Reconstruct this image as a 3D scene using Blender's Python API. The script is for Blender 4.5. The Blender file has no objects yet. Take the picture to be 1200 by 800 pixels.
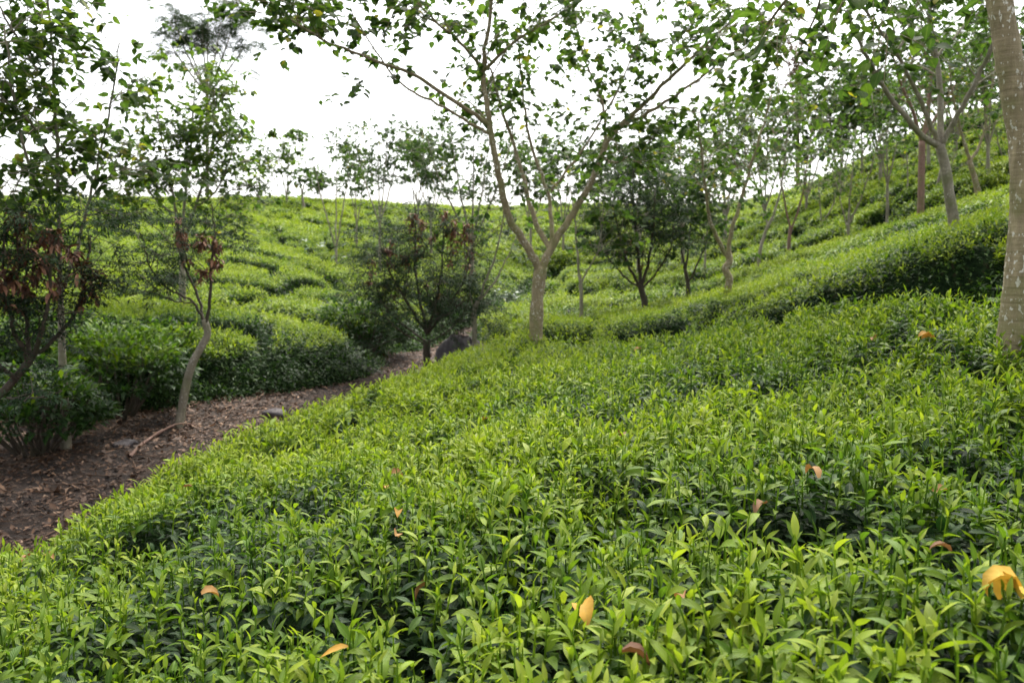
import bpy, math
import numpy as np
rng = np.random.default_rng(7)
PI = math.pi
R = math.radians
sc = bpy.context.scene
COL = sc.collection

# ------------------------------------------------------------------ camera
EYE = np.array([0.0, 0.0, 2.4])
F = 969.0                                   # focal length in photo pixels (1200 wide)
PITCH = math.atan(100 / F)
cam = bpy.data.cameras.new('camera')
cam.lens = 18.0
cam.sensor_width = 18.0 * 1200 / F
cam.clip_start = 0.05
cam.clip_end = 2000
cam.dof.use_dof = True
cam.dof.focus_distance = 2.5
cam.dof.aperture_fstop = 3.2
cam_o = bpy.data.objects.new('camera', cam)
COL.objects.link(cam_o)
cam_o.location = EYE
cam_o.rotation_euler = (PI / 2 - PITCH, 0, 0)
sc.camera = cam_o

# ------------------------------------------------------------------ sky, sun, exposure
SUN_EL, SUN_AZ = R(56), R(14)               # azimuth measured from +Y towards +X
world = bpy.data.worlds.new('World')
sc.world = world
world.use_nodes = True
wn, wl = world.node_tree.nodes, world.node_tree.links
bg = wn['Background']
sky = wn.new('ShaderNodeTexSky')
sky.sky_type = 'NISHITA'
sky.sun_disc = False
sky.sun_elevation = SUN_EL
sky.sun_rotation = SUN_AZ
sky.air_density = 1.0
sky.dust_density = 4.0
sky.ozone_density = 1.0
hsv = wn.new('ShaderNodeHueSaturation')      # thin cloud: the blue is mostly washed out
hsv.inputs['Saturation'].default_value = 0.22
wl.new(sky.outputs[0], hsv.inputs['Color'])
wl.new(hsv.outputs[0], bg.inputs[0])
bg.inputs[1].default_value = 0.15
sun = bpy.data.lights.new('sun', 'SUN')
sun.energy = 1.5
sun.angle = R(30)
sun.color = (1.0, 0.93, 0.80)
sun_o = bpy.data.objects.new('sun', sun)
COL.objects.link(sun_o)
sun_o.location = (10, 20, 40)
sun_o.rotation_euler = (PI / 2 - SUN_EL, 0, PI - SUN_AZ)
sc.view_settings.view_transform = 'Standard'
sc.view_settings.look = 'None'
sc.view_settings.exposure = 1.65
sc.view_settings.gamma = 1.0
sc.cycles.max_bounces = 7
sc.cycles.diffuse_bounces = 4
sc.cycles.glossy_bounces = 2
sc.cycles.transmission_bounces = 4
sc.cycles.use_denoising = True

# ------------------------------------------------------------------ helpers
CP, SP = math.cos(PITCH), math.sin(PITCH)
def at(u, v, Y):
    """the place at forward distance Y seen at photo pixel (u, v)"""
    x, z, f = (u - 600) / F, (400 - v) / F, 1.0
    ry, rz = f * CP + z * SP, z * CP - f * SP
    return EYE + np.array([x, ry, rz]) * (Y / ry)

def hash2(i, j, s):
    h = (i.astype(np.int64) * 374761393 + j.astype(np.int64) * 668265263 + s * 974711) & 0xffffffff
    h = ((h ^ (h >> 13)) * 1274126177) & 0xffffffff
    return ((h ^ (h >> 16)) & 0xffff) / 65535.0
def vnoise(x, y, s=0):
    i, j = np.floor(x), np.floor(y)
    fx, fy = x - i, y - j
    fx, fy = fx * fx * (3 - 2 * fx), fy * fy * (3 - 2 * fy)
    a, b = hash2(i, j, s), hash2(i + 1, j, s)
    c, d = hash2(i, j + 1, s), hash2(i + 1, j + 1, s)
    return (a * (1 - fx) + b * fx) * (1 - fy) + (c * (1 - fx) + d * fx) * fy - .5
def fbm(x, y, s=0, o=3):
    return sum(vnoise(x * 2 ** k, y * 2 ** k, s + k) / 2 ** k for k in range(o))
def voro(x, y, s=0):
    i, j = np.floor(x), np.floor(y)
    f1 = np.full(x.shape, 9.0); f2 = f1.copy(); cid = np.zeros(x.shape)
    for a in (-1, 0, 1):
        for b in (-1, 0, 1):
            px = i + a + .15 + .7 * hash2(i + a, j + b, s)
            py = j + b + .15 + .7 * hash2(i + a, j + b, s + 5)
            d = np.hypot(px - x, py - y)
            n = d < f1
            f2 = np.where(n, f1, np.minimum(f2, d))
            cid = np.where(n, hash2(i + a, j + b, s + 9), cid)
            f1 = np.where(n, d, f1)
    return f1, f2, cid
def sstep(a, b, x):
    t = np.clip((x - a) / (b - a), 0, 1)
    return t * t * (3 - 2 * t)
def polydist(px, py, poly):
    """signed distance, positive inside"""
    poly = np.asarray(poly, float)
    d = np.full(px.shape, 1e9); ins = np.zeros(px.shape, bool)
    n = len(poly)
    for k in range(n):
        ax, ay = poly[k]; bx, by = poly[(k + 1) % n]
        ex, ey = bx - ax, by - ay
        t = np.clip(((px - ax) * ex + (py - ay) * ey) / (ex * ex + ey * ey + 1e-12), 0, 1)
        d = np.minimum(d, np.hypot(px - ax - t * ex, py - ay - t * ey))
        c = ((ay > py) != (by > py)) & (px < ex * (py - ay) / (ey if ey else 1e-12) + ax)
        ins ^= c
    return np.where(ins, d, -d)

# ------------------------------------------------------------------ the lie of the land
H = 0.72                                     # height of the plucked tea
_tea = [(600,800,1.5),(0,800,1.85),(1200,800,1.22),(0,640,3.2),(180,548,4.5),(400,462,6.7),(520,414,9.5),(628,399,9.7),
        (1180,414,4.0),(600,560,2.95),(600,450,5.6),(900,560,2.46),(900,420,4.9),(1200,560,2.1),(830,378,8.0),(967,350,7.0),
        (1108,327,6.0),(1190,322,5.5),
        (681,369,13),(755,366,14),(805,354,15),(853,349,12),(900,345,9.3),(1000,314,8.8),(1100,288,8.2),(1165,262,8.0),
        (1112,272,10.5),(1170,230,13),(1078,252,16),(960,275,22),(995,282,18),(1145,240,16),(850,320,20),(900,305,18),
        (330,385,11),(200,348,14),(395,315,22),(300,300,20),(250,233,42),(120,236,38),(480,241,50),(0,231,34),(120,305,18),
        (440,368,15),(480,330,24),(560,300,30),(700,242,55),(850,246,50),(640,320,30),(760,312,30),(950,224,40),(1050,168,38),
        (1200,132,34),(1000,222,30),(1100,200,24),(1200,190,20),(-100,235,30),(1330,150,26),(1330,90,40),(350,234,44)]
_pts = [at(*p) - np.array([0, 0, H]) for p in _tea]
_pts += [np.array([x, y, z]) + np.array([0, 0, EYE[2]]) for x, y, z in
         ((0,-1.5,-1.4),(3,-1.5,-1.0),(-3,-1.5,-1.8),(7,-1.5,-.3),(-8,-1,-2.1),(-20,56,1.2),(0,66,1.0),(30,60,4.5),(-34,46,1.0),(12,62,2.2),(40,40,7.5))]
_pts += [at(*p) for p in ((0,600,5.6),(0,530,7.2),(212,497,8.0),(100,540,6.8),(300,475,9.0),(400,448,10.5),(470,412,13),
                          (130,500,8.0),(585,378,17),(650,340,28),(250,452,10),(-150,560,6.0))]
_pts = np.array(_pts)
def _phi(r):
    return np.where(r > 1e-9, r * r * np.log(np.maximum(r, 1e-9)), 0)
_n = len(_pts)
_A = np.zeros((_n + 3, _n + 3))
_d = np.hypot(_pts[:, 0:1] - _pts[:, 0], _pts[:, 1:2] - _pts[:, 1])
_A[:_n, :_n] = _phi(_d) + np.eye(_n) * (0.35 + 0.02 * _pts[:, 1:2].clip(0) ** 1.4)
_A[:_n, _n] = 1; _A[:_n, _n + 1:] = _pts[:, :2]
_A[_n, :_n] = 1; _A[_n + 1:, :_n] = _pts[:, :2].T
_w = np.linalg.solve(_A, np.concatenate([_pts[:, 2], np.zeros(3)]))
def soil(x, y):
    x = np.asarray(x, float); y = np.asarray(y, float)
    cx, cy = np.clip(x, -34, 40), np.clip(y, -1.5, 64)
    out = np.empty(x.shape)
    fx, fy, fo = cx.ravel(), cy.ravel(), out.reshape(-1)
    for s in range(0, fx.size, 40000):
        e = s + 40000
        r = np.hypot(fx[s:e, None] - _pts[:, 0], fy[s:e, None] - _pts[:, 1])
        fo[s:e] = _phi(r) @ _w[:_n] + _w[_n] + fx[s:e] * _w[_n + 1] + fy[s:e] * _w[_n + 2]
    over = np.hypot(x - cx, y - cy)
    return out - .06 * over + .03 * fbm(x * 1.7, y * 1.7, 3)

def W(*ps):
    return [tuple(at(*p)[:2]) for p in ps]
BED_A = [(-2.75, -1.2), (-2.65, 1.5)] + W((-75,628,3.3),(130,538,4.7),(388,459,6.78),(514,409,9.5),(585,404,10.4),(640,399,10.2),(740,390,9.0),
         (830,378,8.0),(967,348,7.0),(1108,325,6.0),(1200,322,5.5)) + [(6.5, 5.0), (6.5, -1.2)]
BED_B = W((560,398,11.3),(680,383,10.5),(800,368,9.85),(900,352,9.25),(1000,320,8.5),(1100,300,7.75),(1170,285,7.3)) + [(8, 6.8), (14, 6.5), (14, 17.8)] + \
        W((1120,225,17.8),(1060,252,18.2),(960,285,18.6),(830,335,17.6),(700,358,17.0),(600,372,16.4),(552,388,14.6))
HILL_L = [(-30, 7.9), (-7.0, 7.9)] + W((90,502,8.15),(200,484,8.7),(264,468,9.15),(345,455,9.9),(430,434,11.1),(464,413,12.9),(505,395,14.8),(555,384,17.2),
         (592,370,20),(622,347,27),(640,336,31),(690,300,36),(700,260,60)) + [(-34, 60)]
HILL_R = W((608,366,18.6),(655,345,26),(663,335,31),(620,300,36),(610,260,60)) + [(38, 60), (38, 18.8)] + \
         W((1120,225,18.6),(1060,252,19.0),(960,285,19.4),(830,335,18.4),(700,358,17.9))

def bush_cover(x, y, bed):
    """height of the tea canopy above the soil"""
    poly = {'A': BED_A, 'B': BED_B, 'L': HILL_L, 'R': HILL_R}[bed]
    sd = polydist(x, y, poly) + .22 * fbm(x * 1.3, y * 1.3, 11)
    ew = {'A': .55, 'B': .5, 'L': 1.5, 'R': .6}[bed]
    t = np.clip(sd / ew, 0, 1)
    h = np.sqrt(np.maximum(1 - (1 - t) ** 2, 0))
    if bed == 'A':
        f1, f2, c = voro(x / 1.05, y / 1.05, 2)
        h *= 1 - .20 * (1 - sstep(.0, .20, f2 - f1)) * (c > .5) - .04 * c
        h *= 1 + .12 * fbm(x * 1.1, y * 1.1, 21) + .10 * vnoise(x * 4.5, y * 4.5, 8) - .13 * sstep(.15, .3, vnoise(x * 3.0, y * 3.0, 28))
    elif bed == 'B':
        f1, f2, c = voro(x / 1.1, y / 1.0, 4)
        h *= 1 - .26 * (1 - sstep(.0, .3, f2 - f1)) * (c > .3) - .10 * c
        q = (y + 1.3 * fbm(x / 4, y / 4, 31) - .12 * x) / 2.5
        fr = q - np.floor(q)
        h *= 1 - .45 * np.abs(2 * fr - 1) ** 9 * sstep(-.3, .1, vnoise(x / 2.5, y / 2.5, 44))
        h *= 1 + .12 * vnoise(x * 4, y * 4, 8)
    elif bed == 'L':
        f1, f2, c = voro(x / 1.6, y / 1.35, 6)
        h *= 1 - .62 * (1 - sstep(.03, .28, f2 - f1)) * sstep(.25, .7, c + .5 * vnoise(x / 2, y / 2, 77)) - .20 * c
        q = (y * .8 + .55 * x + 2.2 * fbm(x / 7, y / 7, 33)) / 4.3
        fr = q - np.floor(q)
        h *= 1 - .9 * np.abs(2 * fr - 1) ** 9 * sstep(-.15, .0, vnoise(x / 3.5, y / 3.5, 45))
        h *= 1 + .06 * vnoise(x * 3, y * 3, 8)
    else:
        f1, f2, c = voro(x / 1.4, y / 1.3, 16)
        h *= 1 - .35 * (1 - sstep(.0, .3, f2 - f1)) - .16 * c
        q = (y + 3.2 * fbm(x / 8, y / 8, 37) - .16 * x) / 2.7
        fr = q - np.floor(q)
        h *= 1 - 1.0 * sstep(.52, .86, np.abs(2 * fr - 1)) * sstep(-.45, -.25, vnoise(x / 5, y / 5, 46))
        h *= 1 + .12 * vnoise(x * 3, y * 3, 8)
    return (H + {'A': 0, 'B': .06, 'L': .10, 'R': .25}[bed]) * h

# ------------------------------------------------------------------ mesh collecting
class Acc:
    def __init__(s):
        s.v, s.f, s.uv, s.t, s.m, s.n = [], [], [], [], [], 0
    def add(s, v, f, uv=None, tint=0.0, m=0):
        v = np.asarray(v, float); f = np.asarray(f, np.int64)
        if not len(v): return
        s.v.append(v); s.f.append(f + s.n)
        s.uv.append(np.zeros((len(v), 2)) if uv is None else uv)
        s.t.append(np.broadcast_to(np.asarray(tint, float), (len(v),)))
        s.m.append(np.full(len(f), m, np.int32))
        s.n += len(v)
    def build(s, name, mats, origin=None, parent=None):
        v = np.concatenate(s.v); f = np.concatenate(s.f); uv = np.concatenate(s.uv); t = np.concatenate(s.t); m = np.concatenate(s.m)
        if origin is not None: v = v - np.asarray(origin)
        me = bpy.data.meshes.new(name)
        me.vertices.add(len(v)); me.vertices.foreach_set('co', v.astype(np.float32).ravel())
        me.loops.add(f.size); me.loops.foreach_set('vertex_index', f.astype(np.int32).ravel())
        me.polygons.add(len(f))
        me.polygons.foreach_set('loop_start', np.arange(0, f.size, 4, dtype=np.int32))
        me.polygons.foreach_set('material_index', m)
        me.polygons.foreach_set('use_smooth', np.ones(len(f), bool))
        ul = me.uv_layers.new(name='UVMap')
        ul.data.foreach_set('uv', uv[f.ravel()].astype(np.float32).ravel())
        at_ = me.attributes.new('tint', 'FLOAT', 'POINT')
        at_.data.foreach_set('value', t.astype(np.float32))
        for mm in (mats if isinstance(mats, (list, tuple)) else [mats]): me.materials.append(mm)
        me.update(calc_edges=True)
        o = bpy.data.objects.new(name, me)
        COL.objects.link(o)
        if parent is not None: o.parent = parent
        elif origin is not None: o.location = origin
        return o

PROF = {'tea': [(0, .08), (.2, .72), (.42, 1), (.62, .84), (.8, .48), (1, .02)],
        'broad': [(0, .38), (.15, .86), (.3, 1), (.5, .88), (.75, .46), (1, .02)],
        'round': [(0, .4), (.25, 1), (.55, 1), (.8, .7), (1, .15)],
        'pod': [(0, .2), (.2, .9), (.5, 1), (.8, .8), (1, .1)]}
def leaf_geo(acc, P, head, elev, curl, L, WL, tint, segs=3, kind='tea', fold=.25, roll=None, m=0):
    P = np.asarray(P, float); n = len(P)
    if n == 0: return
    bc = lambda a: np.broadcast_to(np.asarray(a, float), (n,))
    head, elev, curl, L, WL, tint, fold = map(bc, (head, elev, curl, L, WL, tint, fold))
    roll = rng.normal(0, .3, n) if roll is None else bc(roll)
    f = np.stack([np.cos(head), np.sin(head), np.zeros(n)], 1)
    s = np.stack([-np.sin(head), np.cos(head), np.zeros(n)], 1)
    z = np.array([0, 0, 1.0])
    if segs == 1:
        up = -np.sin(elev)[:, None] * f + np.cos(elev)[:, None] * z
        d = np.cos(elev)[:, None] * f + np.sin(elev)[:, None] * z
        e2 = elev - curl
        d2 = np.cos(e2)[:, None] * f + np.sin(e2)[:, None] * z
        sr = s * np.cos(roll)[:, None] + up * np.sin(roll)[:, None]
        a = P; c = P + d * (L * .45)[:, None]; b = c + d2 * (L * .55)[:, None]
        w = sr * (L * WL * .5)[:, None]
        v = np.stack([a, c + w, b, c - w], 1).reshape(-1, 3)
        fc = np.arange(4 * n).reshape(n, 4)
        uv = np.tile(np.array([[.5, 0], [0, .45], [.5, 1], [1, .45]]), (n, 1))
        acc.add(v, fc, uv, np.repeat(tint, 4), m)
        return
    tt = np.linspace(0, 1, segs + 1)
    pr = np.interp(tt, *zip(*PROF[kind]))
    c = P.copy(); V = []
    st = (L / segs)[:, None]
    for k in range(segs + 1):
        a = elev - curl * tt[k]
        d = np.cos(a)[:, None] * f + np.sin(a)[:, None] * z
        up = -np.sin(a)[:, None] * f + np.cos(a)[:, None] * z
        sr = s * np.cos(roll)[:, None] + up * np.sin(roll)[:, None]
        nr = up * np.cos(roll)[:, None] - s * np.sin(roll)[:, None]
        w = (L * WL * .5 * pr[k])[:, None]
        V += [c + sr * w + nr * w * fold[:, None], c, c - sr * w + nr * w * fold[:, None]]
        c = c + d * st
    V = np.stack(V, 1)
    q = []
    for k in range(segs):
        b = 3 * k
        q += [(b, b + 1, b + 4, b + 3), (b + 1, b + 2, b + 5, b + 4)]
    q = np.array(q); nv = 3 * (segs + 1)
    fc = (q[None] + (np.arange(n) * nv)[:, None, None]).reshape(-1, 4)
    uv = np.array([[u, t] for t in tt for u in (0, .5, 1)])
    acc.add(V.reshape(-1, 3), fc, np.tile(uv, (n, 1)), np.repeat(tint, nv), m)

def smooth_path(pts, k=5):
    p = np.asarray(pts, float)
    if len(p) < 3: 
        return np.array([p[0] + (p[-1] - p[0]) * t for t in np.linspace(0, 1, k + 1)])
    e = np.vstack([2 * p[0] - p[1], p, 2 * p[-1] - p[-2]])
    out = []
    for i in range(1, len(e) - 2):
        for t in np.linspace(0, 1, k, endpoint=False):
            a, b, c, d = e[i - 1], e[i], e[i + 1], e[i + 2]
            out.append(.5 * ((2 * b) + (-a + c) * t + (2 * a - 5 * b + 4 * c - d) * t * t + (-a + 3 * b - 3 * c + d) * t ** 3))
    out.append(e[-2])
    return np.array(out)
def tube(acc, path, r, sides=8, tint=0.0, m=0, rough=0.0):
    p = np.asarray(path, float); n = len(p)
    r = np.broadcast_to(np.asarray(r, float), (n,))
    tg = np.gradient(p, axis=0); tg /= np.linalg.norm(tg, axis=1)[:, None] + 1e-9
    ref = np.array([1.0, 0, 0]) if abs(tg[0][0]) < .8 else np.array([0, 1.0, 0])
    V = []; L = 0; UV = []
    for i in range(n):
        a = ref - tg[i] * (ref @ tg[i]); a /= np.linalg.norm(a) + 1e-9; ref = a
        b = np.cross(tg[i], a)
        if i: L += np.linalg.norm(p[i] - p[i - 1])
        th = np.arange(sides) * 2 * PI / sides
        rr = r[i] * (1 + rough * rng.normal(0, 1, sides)) if rough else np.full(sides, r[i])
        V.append(p[i] + rr[:, None] * (np.cos(th)[:, None] * a + np.sin(th)[:, None] * b))
        UV += [(k / sides, L) for k in range(sides)]
    V = np.concatenate(V)
    q = [(i * sides + k, i * sides + (k + 1) % sides, (i + 1) * sides + (k + 1) % sides, (i + 1) * sides + k) for i in range(n - 1) for k in range(sides)]
    acc.add(V, q, np.array(UV), tint, m)
    # closed end
    k0 = (n - 1) * sides
    cap = [(k0 + k, k0 + (k + 1) % sides, k0 + (k + 2) % sides, k0 + (k + 3) % sides) for k in range(0, sides - 2, 2)] if sides <= 4 else \
          [(k0, k0 + k, k0 + k + 1, k0 + min(k + 2, sides - 1)) for k in range(1, sides - 2, 2)]
    acc.f.append(np.asarray(cap, np.int64) + acc.n - len(V)); acc.m.append(np.full(len(cap), m, np.int32))

def tag(o, label=None, cat=None, group=None, kind=None):
    if label: o['label'] = label
    if cat: o['category'] = cat
    if group: o['group'] = group
    if kind: o['kind'] = kind
    return o
def empty(name, loc):
    o = bpy.data.objects.new(name, None); COL.objects.link(o)
    o.empty_display_size = .2
    o.location = loc
    return o

# ------------------------------------------------------------------ materials
def mat(name):
    m = bpy.data.materials.new(name); m.use_nodes = True
    nt = m.node_tree
    return m, nt.nodes, nt.links, nt.nodes['Principled BSDF'], nt.nodes['Material Output']
def ramp(n, stops):
    r = n.new('ShaderNodeValToRGB')
    e = r.color_ramp.elements
    e[0].position, e[0].color = stops[0][0], (*stops[0][1], 1)
    e[1].position, e[1].color = stops[-1][0], (*stops[-1][1], 1)
    for p, c in stops[1:-1]:
        x = e.new(p); x.color = (*c, 1)
    return r
def leaf_mat(name, stops, rough=.42, trans=.30, vein=.25, tcol=(1.5, 1.6, .7), spec=.5, ripple=.25):
    m, n, l, p, out = mat(name)
    a = n.new('ShaderNodeAttribute'); a.attribute_name = 'tint'
    r = ramp(n, stops); l.new(a.outputs['Fac'], r.inputs[0])
    uv = n.new('ShaderNodeUVMap')
    sx = n.new('ShaderNodeSeparateXYZ'); l.new(uv.outputs[0], sx.inputs[0])
    ab = n.new('ShaderNodeMath'); ab.operation = 'SUBTRACT'; l.new(sx.outputs[0], ab.inputs[0]); ab.inputs[1].default_value = .5
    ab2 = n.new('ShaderNodeMath'); ab2.operation = 'ABSOLUTE'; l.new(ab.outputs[0], ab2.inputs[0])
    mr = n.new('ShaderNodeMapRange'); l.new(ab2.outputs[0], mr.inputs[0])
    mr.inputs[1].default_value = 0; mr.inputs[2].default_value = .09; mr.inputs[3].default_value = vein; mr.inputs[4].default_value = 0
    mx = n.new('ShaderNodeMixRGB'); l.new(mr.outputs[0], mx.inputs[0]); l.new(r.outputs[0], mx.inputs[1])
    mx.inputs[2].default_value = (.20, .26, .08, 1)
    tc = n.new('ShaderNodeTexCoord')
    nz = n.new('ShaderNodeTexNoise'); nz.inputs['Scale'].default_value = 18; nz.inputs['Detail'].default_value = 2
    l.new(tc.outputs['Object'], nz.inputs['Vector'])
    hv = n.new('ShaderNodeHueSaturation'); l.new(mx.outputs[0], hv.inputs['Color'])
    mv = n.new('ShaderNodeMapRange'); l.new(nz.outputs['Fac'], mv.inputs[0])
    mv.inputs[1].default_value = .3; mv.inputs[2].default_value = .7; mv.inputs[3].default_value = .75; mv.inputs[4].default_value = 1.25
    l.new(mv.outputs[0], hv.inputs['Value'])
    l.new(hv.outputs[0], p.inputs['Base Color'])
    p.inputs['Roughness'].default_value = rough
    p.inputs['Specular IOR Level'].default_value = spec
    # side veins: a fine ripple in the blade
    wv = n.new('ShaderNodeMath'); wv.operation = 'MULTIPLY_ADD'; l.new(ab2.outputs[0], wv.inputs[0]); wv.inputs[1].default_value = -.5
    l.new(sx.outputs[1], wv.inputs[2])
    w2 = n.new('ShaderNodeMath'); w2.operation = 'MULTIPLY'; l.new(wv.outputs[0], w2.inputs[0]); w2.inputs[1].default_value = 55
    w3 = n.new('ShaderNodeMath'); w3.operation = 'SINE'; l.new(w2.outputs[0], w3.inputs[0])
    bp = n.new('ShaderNodeBump'); bp.inputs['Strength'].default_value = ripple; bp.inputs['Distance'].default_value = .002
    l.new(w3.outputs[0], bp.inputs['Height']); l.new(bp.outputs[0], p.inputs['Normal'])
    tr = n.new('ShaderNodeBsdfTranslucent')
    tm = n.new('ShaderNodeMixRGB'); tm.blend_type = 'MULTIPLY'; tm.inputs[0].default_value = 1
    l.new(hv.outputs[0], tm.inputs[1]); tm.inputs[2].default_value = (*tcol, 1)
    l.new(tm.outputs[0], tr.inputs[0])
    ms = n.new('ShaderNodeMixShader'); ms.inputs[0].default_value = trans
    l.new(p.outputs[0], ms.inputs[1]); l.new(tr.outputs[0], ms.inputs[2]); l.new(ms.outputs[0], out.inputs[0])
    return m
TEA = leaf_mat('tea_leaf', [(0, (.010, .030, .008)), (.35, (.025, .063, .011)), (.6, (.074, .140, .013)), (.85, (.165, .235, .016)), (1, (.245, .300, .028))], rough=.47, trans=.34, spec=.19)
BROAD = leaf_mat('broad_leaf', [(0, (.020, .042, .016)), (.5, (.046, .088, .022)), (.85, (.10, .16, .025)), (1, (.22, .20, .03))], rough=.55, trans=.5, vein=.2, spec=.12)
FINE = leaf_mat('fine_leaf', [(0, (.012, .022, .012)), (.5, (.022, .046, .020)), (1, (.05, .085, .03))], rough=.7, trans=.22, vein=.05, spec=.12)
PODM = leaf_mat('seed_pod', [(0, (.05, .022, .015)), (.5, (.17, .07, .04)), (1, (.40, .20, .11))], rough=.6, trans=.08, vein=0, tcol=(1, .8, .6))
DRY = leaf_mat('dry_leaf', [(0, (.032, .015, .008)), (.4, (.095, .046, .023)), (.7, (.19, .10, .052)), (1, (.36, .24, .16))], rough=.7, trans=.08, vein=.1, tcol=(1, .8, .6))
YEL = leaf_mat('yellow_leaf', [(0, (.10, .045, .025)), (.35, (.23, .13, .070)), (.7, (.46, .255, .045)), (1, (.55, .38, .06))], rough=.7, trans=.22, vein=.12, tcol=(1.1, .9, .5), spec=.2, ripple=.05)

def bark_mat(name, dark, light, spot, spots=.5, scale=1.0):
    m, n, l, p, out = mat(name)
    tc = n.new('ShaderNodeTexCoord')
    mp = n.new('ShaderNodeMapping'); mp.inputs['Scale'].default_value = (9 * scale, 9 * scale, 2.2 * scale)
    l.new(tc.outputs['Object'], mp.inputs['Vector'])
    nz = n.new('ShaderNodeTexNoise'); nz.inputs['Scale'].default_value = 2.0; nz.inputs['Detail'].default_value = 6; nz.inputs['Roughness'].default_value = .65
    l.new(mp.outputs[0], nz.inputs['Vector'])
    r = ramp(n, [(.3, dark), (.55, tuple((a + b) / 2 for a, b in zip(dark, light))), (.72, light)])
    l.new(nz.outputs['Fac'], r.inputs[0])
    n2 = n.new('ShaderNodeTexNoise'); n2.inputs['Scale'].default_value = 62 * scale; n2.inputs['Detail'].default_value = 2
    mp2 = n.new('ShaderNodeMapping'); mp2.inputs['Scale'].default_value = (1, 1, .6); l.new(tc.outputs['Object'], mp2.inputs['Vector'])
    l.new(mp2.outputs[0], n2.inputs['Vector'])
    n3 = n.new('ShaderNodeTexNoise'); n3.inputs['Scale'].default_value = 3.2; l.new(tc.outputs['Object'], n3.inputs['Vector'])
    mu = n.new('ShaderNodeMath'); mu.operation = 'MULTIPLY_ADD'; l.new(n3.outputs['Fac'], mu.inputs[0]); mu.inputs[1].default_value = .35; 
    l.new(n2.outputs['Fac'], mu.inputs[2])
    r2 = ramp(n, [(.84 - .03 * spots, (0, 0, 0)), (.87 - .03 * spots, (spots, spots, spots))]); l.new(mu.outputs[0], r2.inputs[0])
    mx = n.new('ShaderNodeMixRGB'); l.new(r2.outputs[0], mx.inputs[0]); l.new(r.outputs[0], mx.inputs[1]); mx.inputs[2].default_value = (*spot, 1)
    n4 = n.new('ShaderNodeTexNoise'); n4.inputs['Scale'].default_value = 5.5; n4.inputs['Detail'].default_value = 5; l.new(tc.outputs['Object'], n4.inputs['Vector'])
    r4 = ramp(n, [(.48, (0, 0, 0)), (.66, (.65, .65, .65))]); l.new(n4.outputs['Fac'], r4.inputs[0])
    m4 = n.new('ShaderNodeMixRGB'); l.new(r4.outputs[0], m4.inputs[0]); l.new(mx.outputs[0], m4.inputs[1]); m4.inputs[2].default_value = (dark[0] * .9, dark[0] * .95, dark[2] * .6, 1)
    mp5 = n.new('ShaderNodeMapping'); mp5.inputs['Scale'].default_value = (2.2, 2.2, 34); l.new(tc.outputs['Object'], mp5.inputs['Vector'])
    n5 = n.new('ShaderNodeTexNoise'); n5.inputs['Scale'].default_value = 1.0; n5.inputs['Detail'].default_value = 3; l.new(mp5.outputs[0], n5.inputs['Vector'])
    r5 = ramp(n, [(.30, (.45, .43, .40)), (.42, (1, 1, 1))]); l.new(n5.outputs['Fac'], r5.inputs[0])
    m5 = n.new('ShaderNodeMixRGB'); m5.blend_type = 'MULTIPLY'; m5.inputs[0].default_value = .4; l.new(m4.outputs[0], m5.inputs[1]); l.new(r5.outputs[0], m5.inputs[2])
    l.new(m5.outputs[0], p.inputs['Base Color'])
    p.inputs['Roughness'].default_value = .85
    hsum = n.new('ShaderNodeMath'); hsum.operation = 'MULTIPLY_ADD'; l.new(n5.outputs['Fac'], hsum.inputs[0]); hsum.inputs[1].default_value = .6; l.new(nz.outputs['Fac'], hsum.inputs[2])
    bp = n.new('ShaderNodeBump'); bp.inputs['Strength'].default_value = .8; bp.inputs['Distance'].default_value = .02
    l.new(hsum.outputs[0], bp.inputs['Height']); l.new(bp.outputs[0], p.inputs['Normal'])
    return m
BARK_TAN = bark_mat('tan_bark', (.15, .115, .062), (.35, .285, .165), (.56, .53, .44), 1.0)
BARK_GREY = bark_mat('grey_bark', (.14, .12, .085), (.34, .30, .22), (.50, .47, .42), .6)
BARK_DARK = bark_mat('dark_bark', (.035, .026, .018), (.10, .075, .05), (.2, .18, .15), .35)
BARK_RED = bark_mat('red_bark', (.13, .07, .05), (.27, .16, .12), (.4, .33, .28), .4)

def ground_mat():
    m, n, l, p, out = mat('soil')
    tc = n.new('ShaderNodeTexCoord')
    a = n.new('ShaderNodeTexNoise'); a.inputs['Scale'].default_value = 1.3; a.inputs['Detail'].default_value = 8; a.inputs['Roughness'].default_value = .7
    b = n.new('ShaderNodeTexNoise'); b.inputs['Scale'].default_value = 14; b.inputs['Detail'].default_value = 6; b.inputs['Roughness'].default_value = .7
    l.new(tc.outputs['Object'], a.inputs['Vector']); l.new(tc.outputs['Object'], b.inputs['Vector'])
    r = ramp(n, [(.3, (.010, .0055, .003)), (.5, (.027, .0145, .0075)), (.7, (.052, .028, .014))]); l.new(a.outputs['Fac'], r.inputs[0])
    r2 = ramp(n, [(.35, (.4, .4, .4)), (.7, (1.4, 1.35, 1.3))]); l.new(b.outputs['Fac'], r2.inputs[0])
    mx = n.new('ShaderNodeMixRGB'); mx.blend_type = 'MULTIPLY'; mx.inputs[0].default_value = 1
    l.new(r.outputs[0], mx.inputs[1]); l.new(r2.outputs[0], mx.inputs[2]); l.new(mx.outputs[0], p.inputs['Base Color'])
    p.inputs['Roughness'].default_value = .95
    bp = n.new('ShaderNodeBump'); bp.inputs['Strength'].default_value = .8; bp.inputs['Distance'].default_value = .04
    l.new(b.outputs['Fac'], bp.inputs['Height']); l.new(bp.outputs[0], p.inputs['Normal'])
    return m
SOIL = ground_mat()
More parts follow.
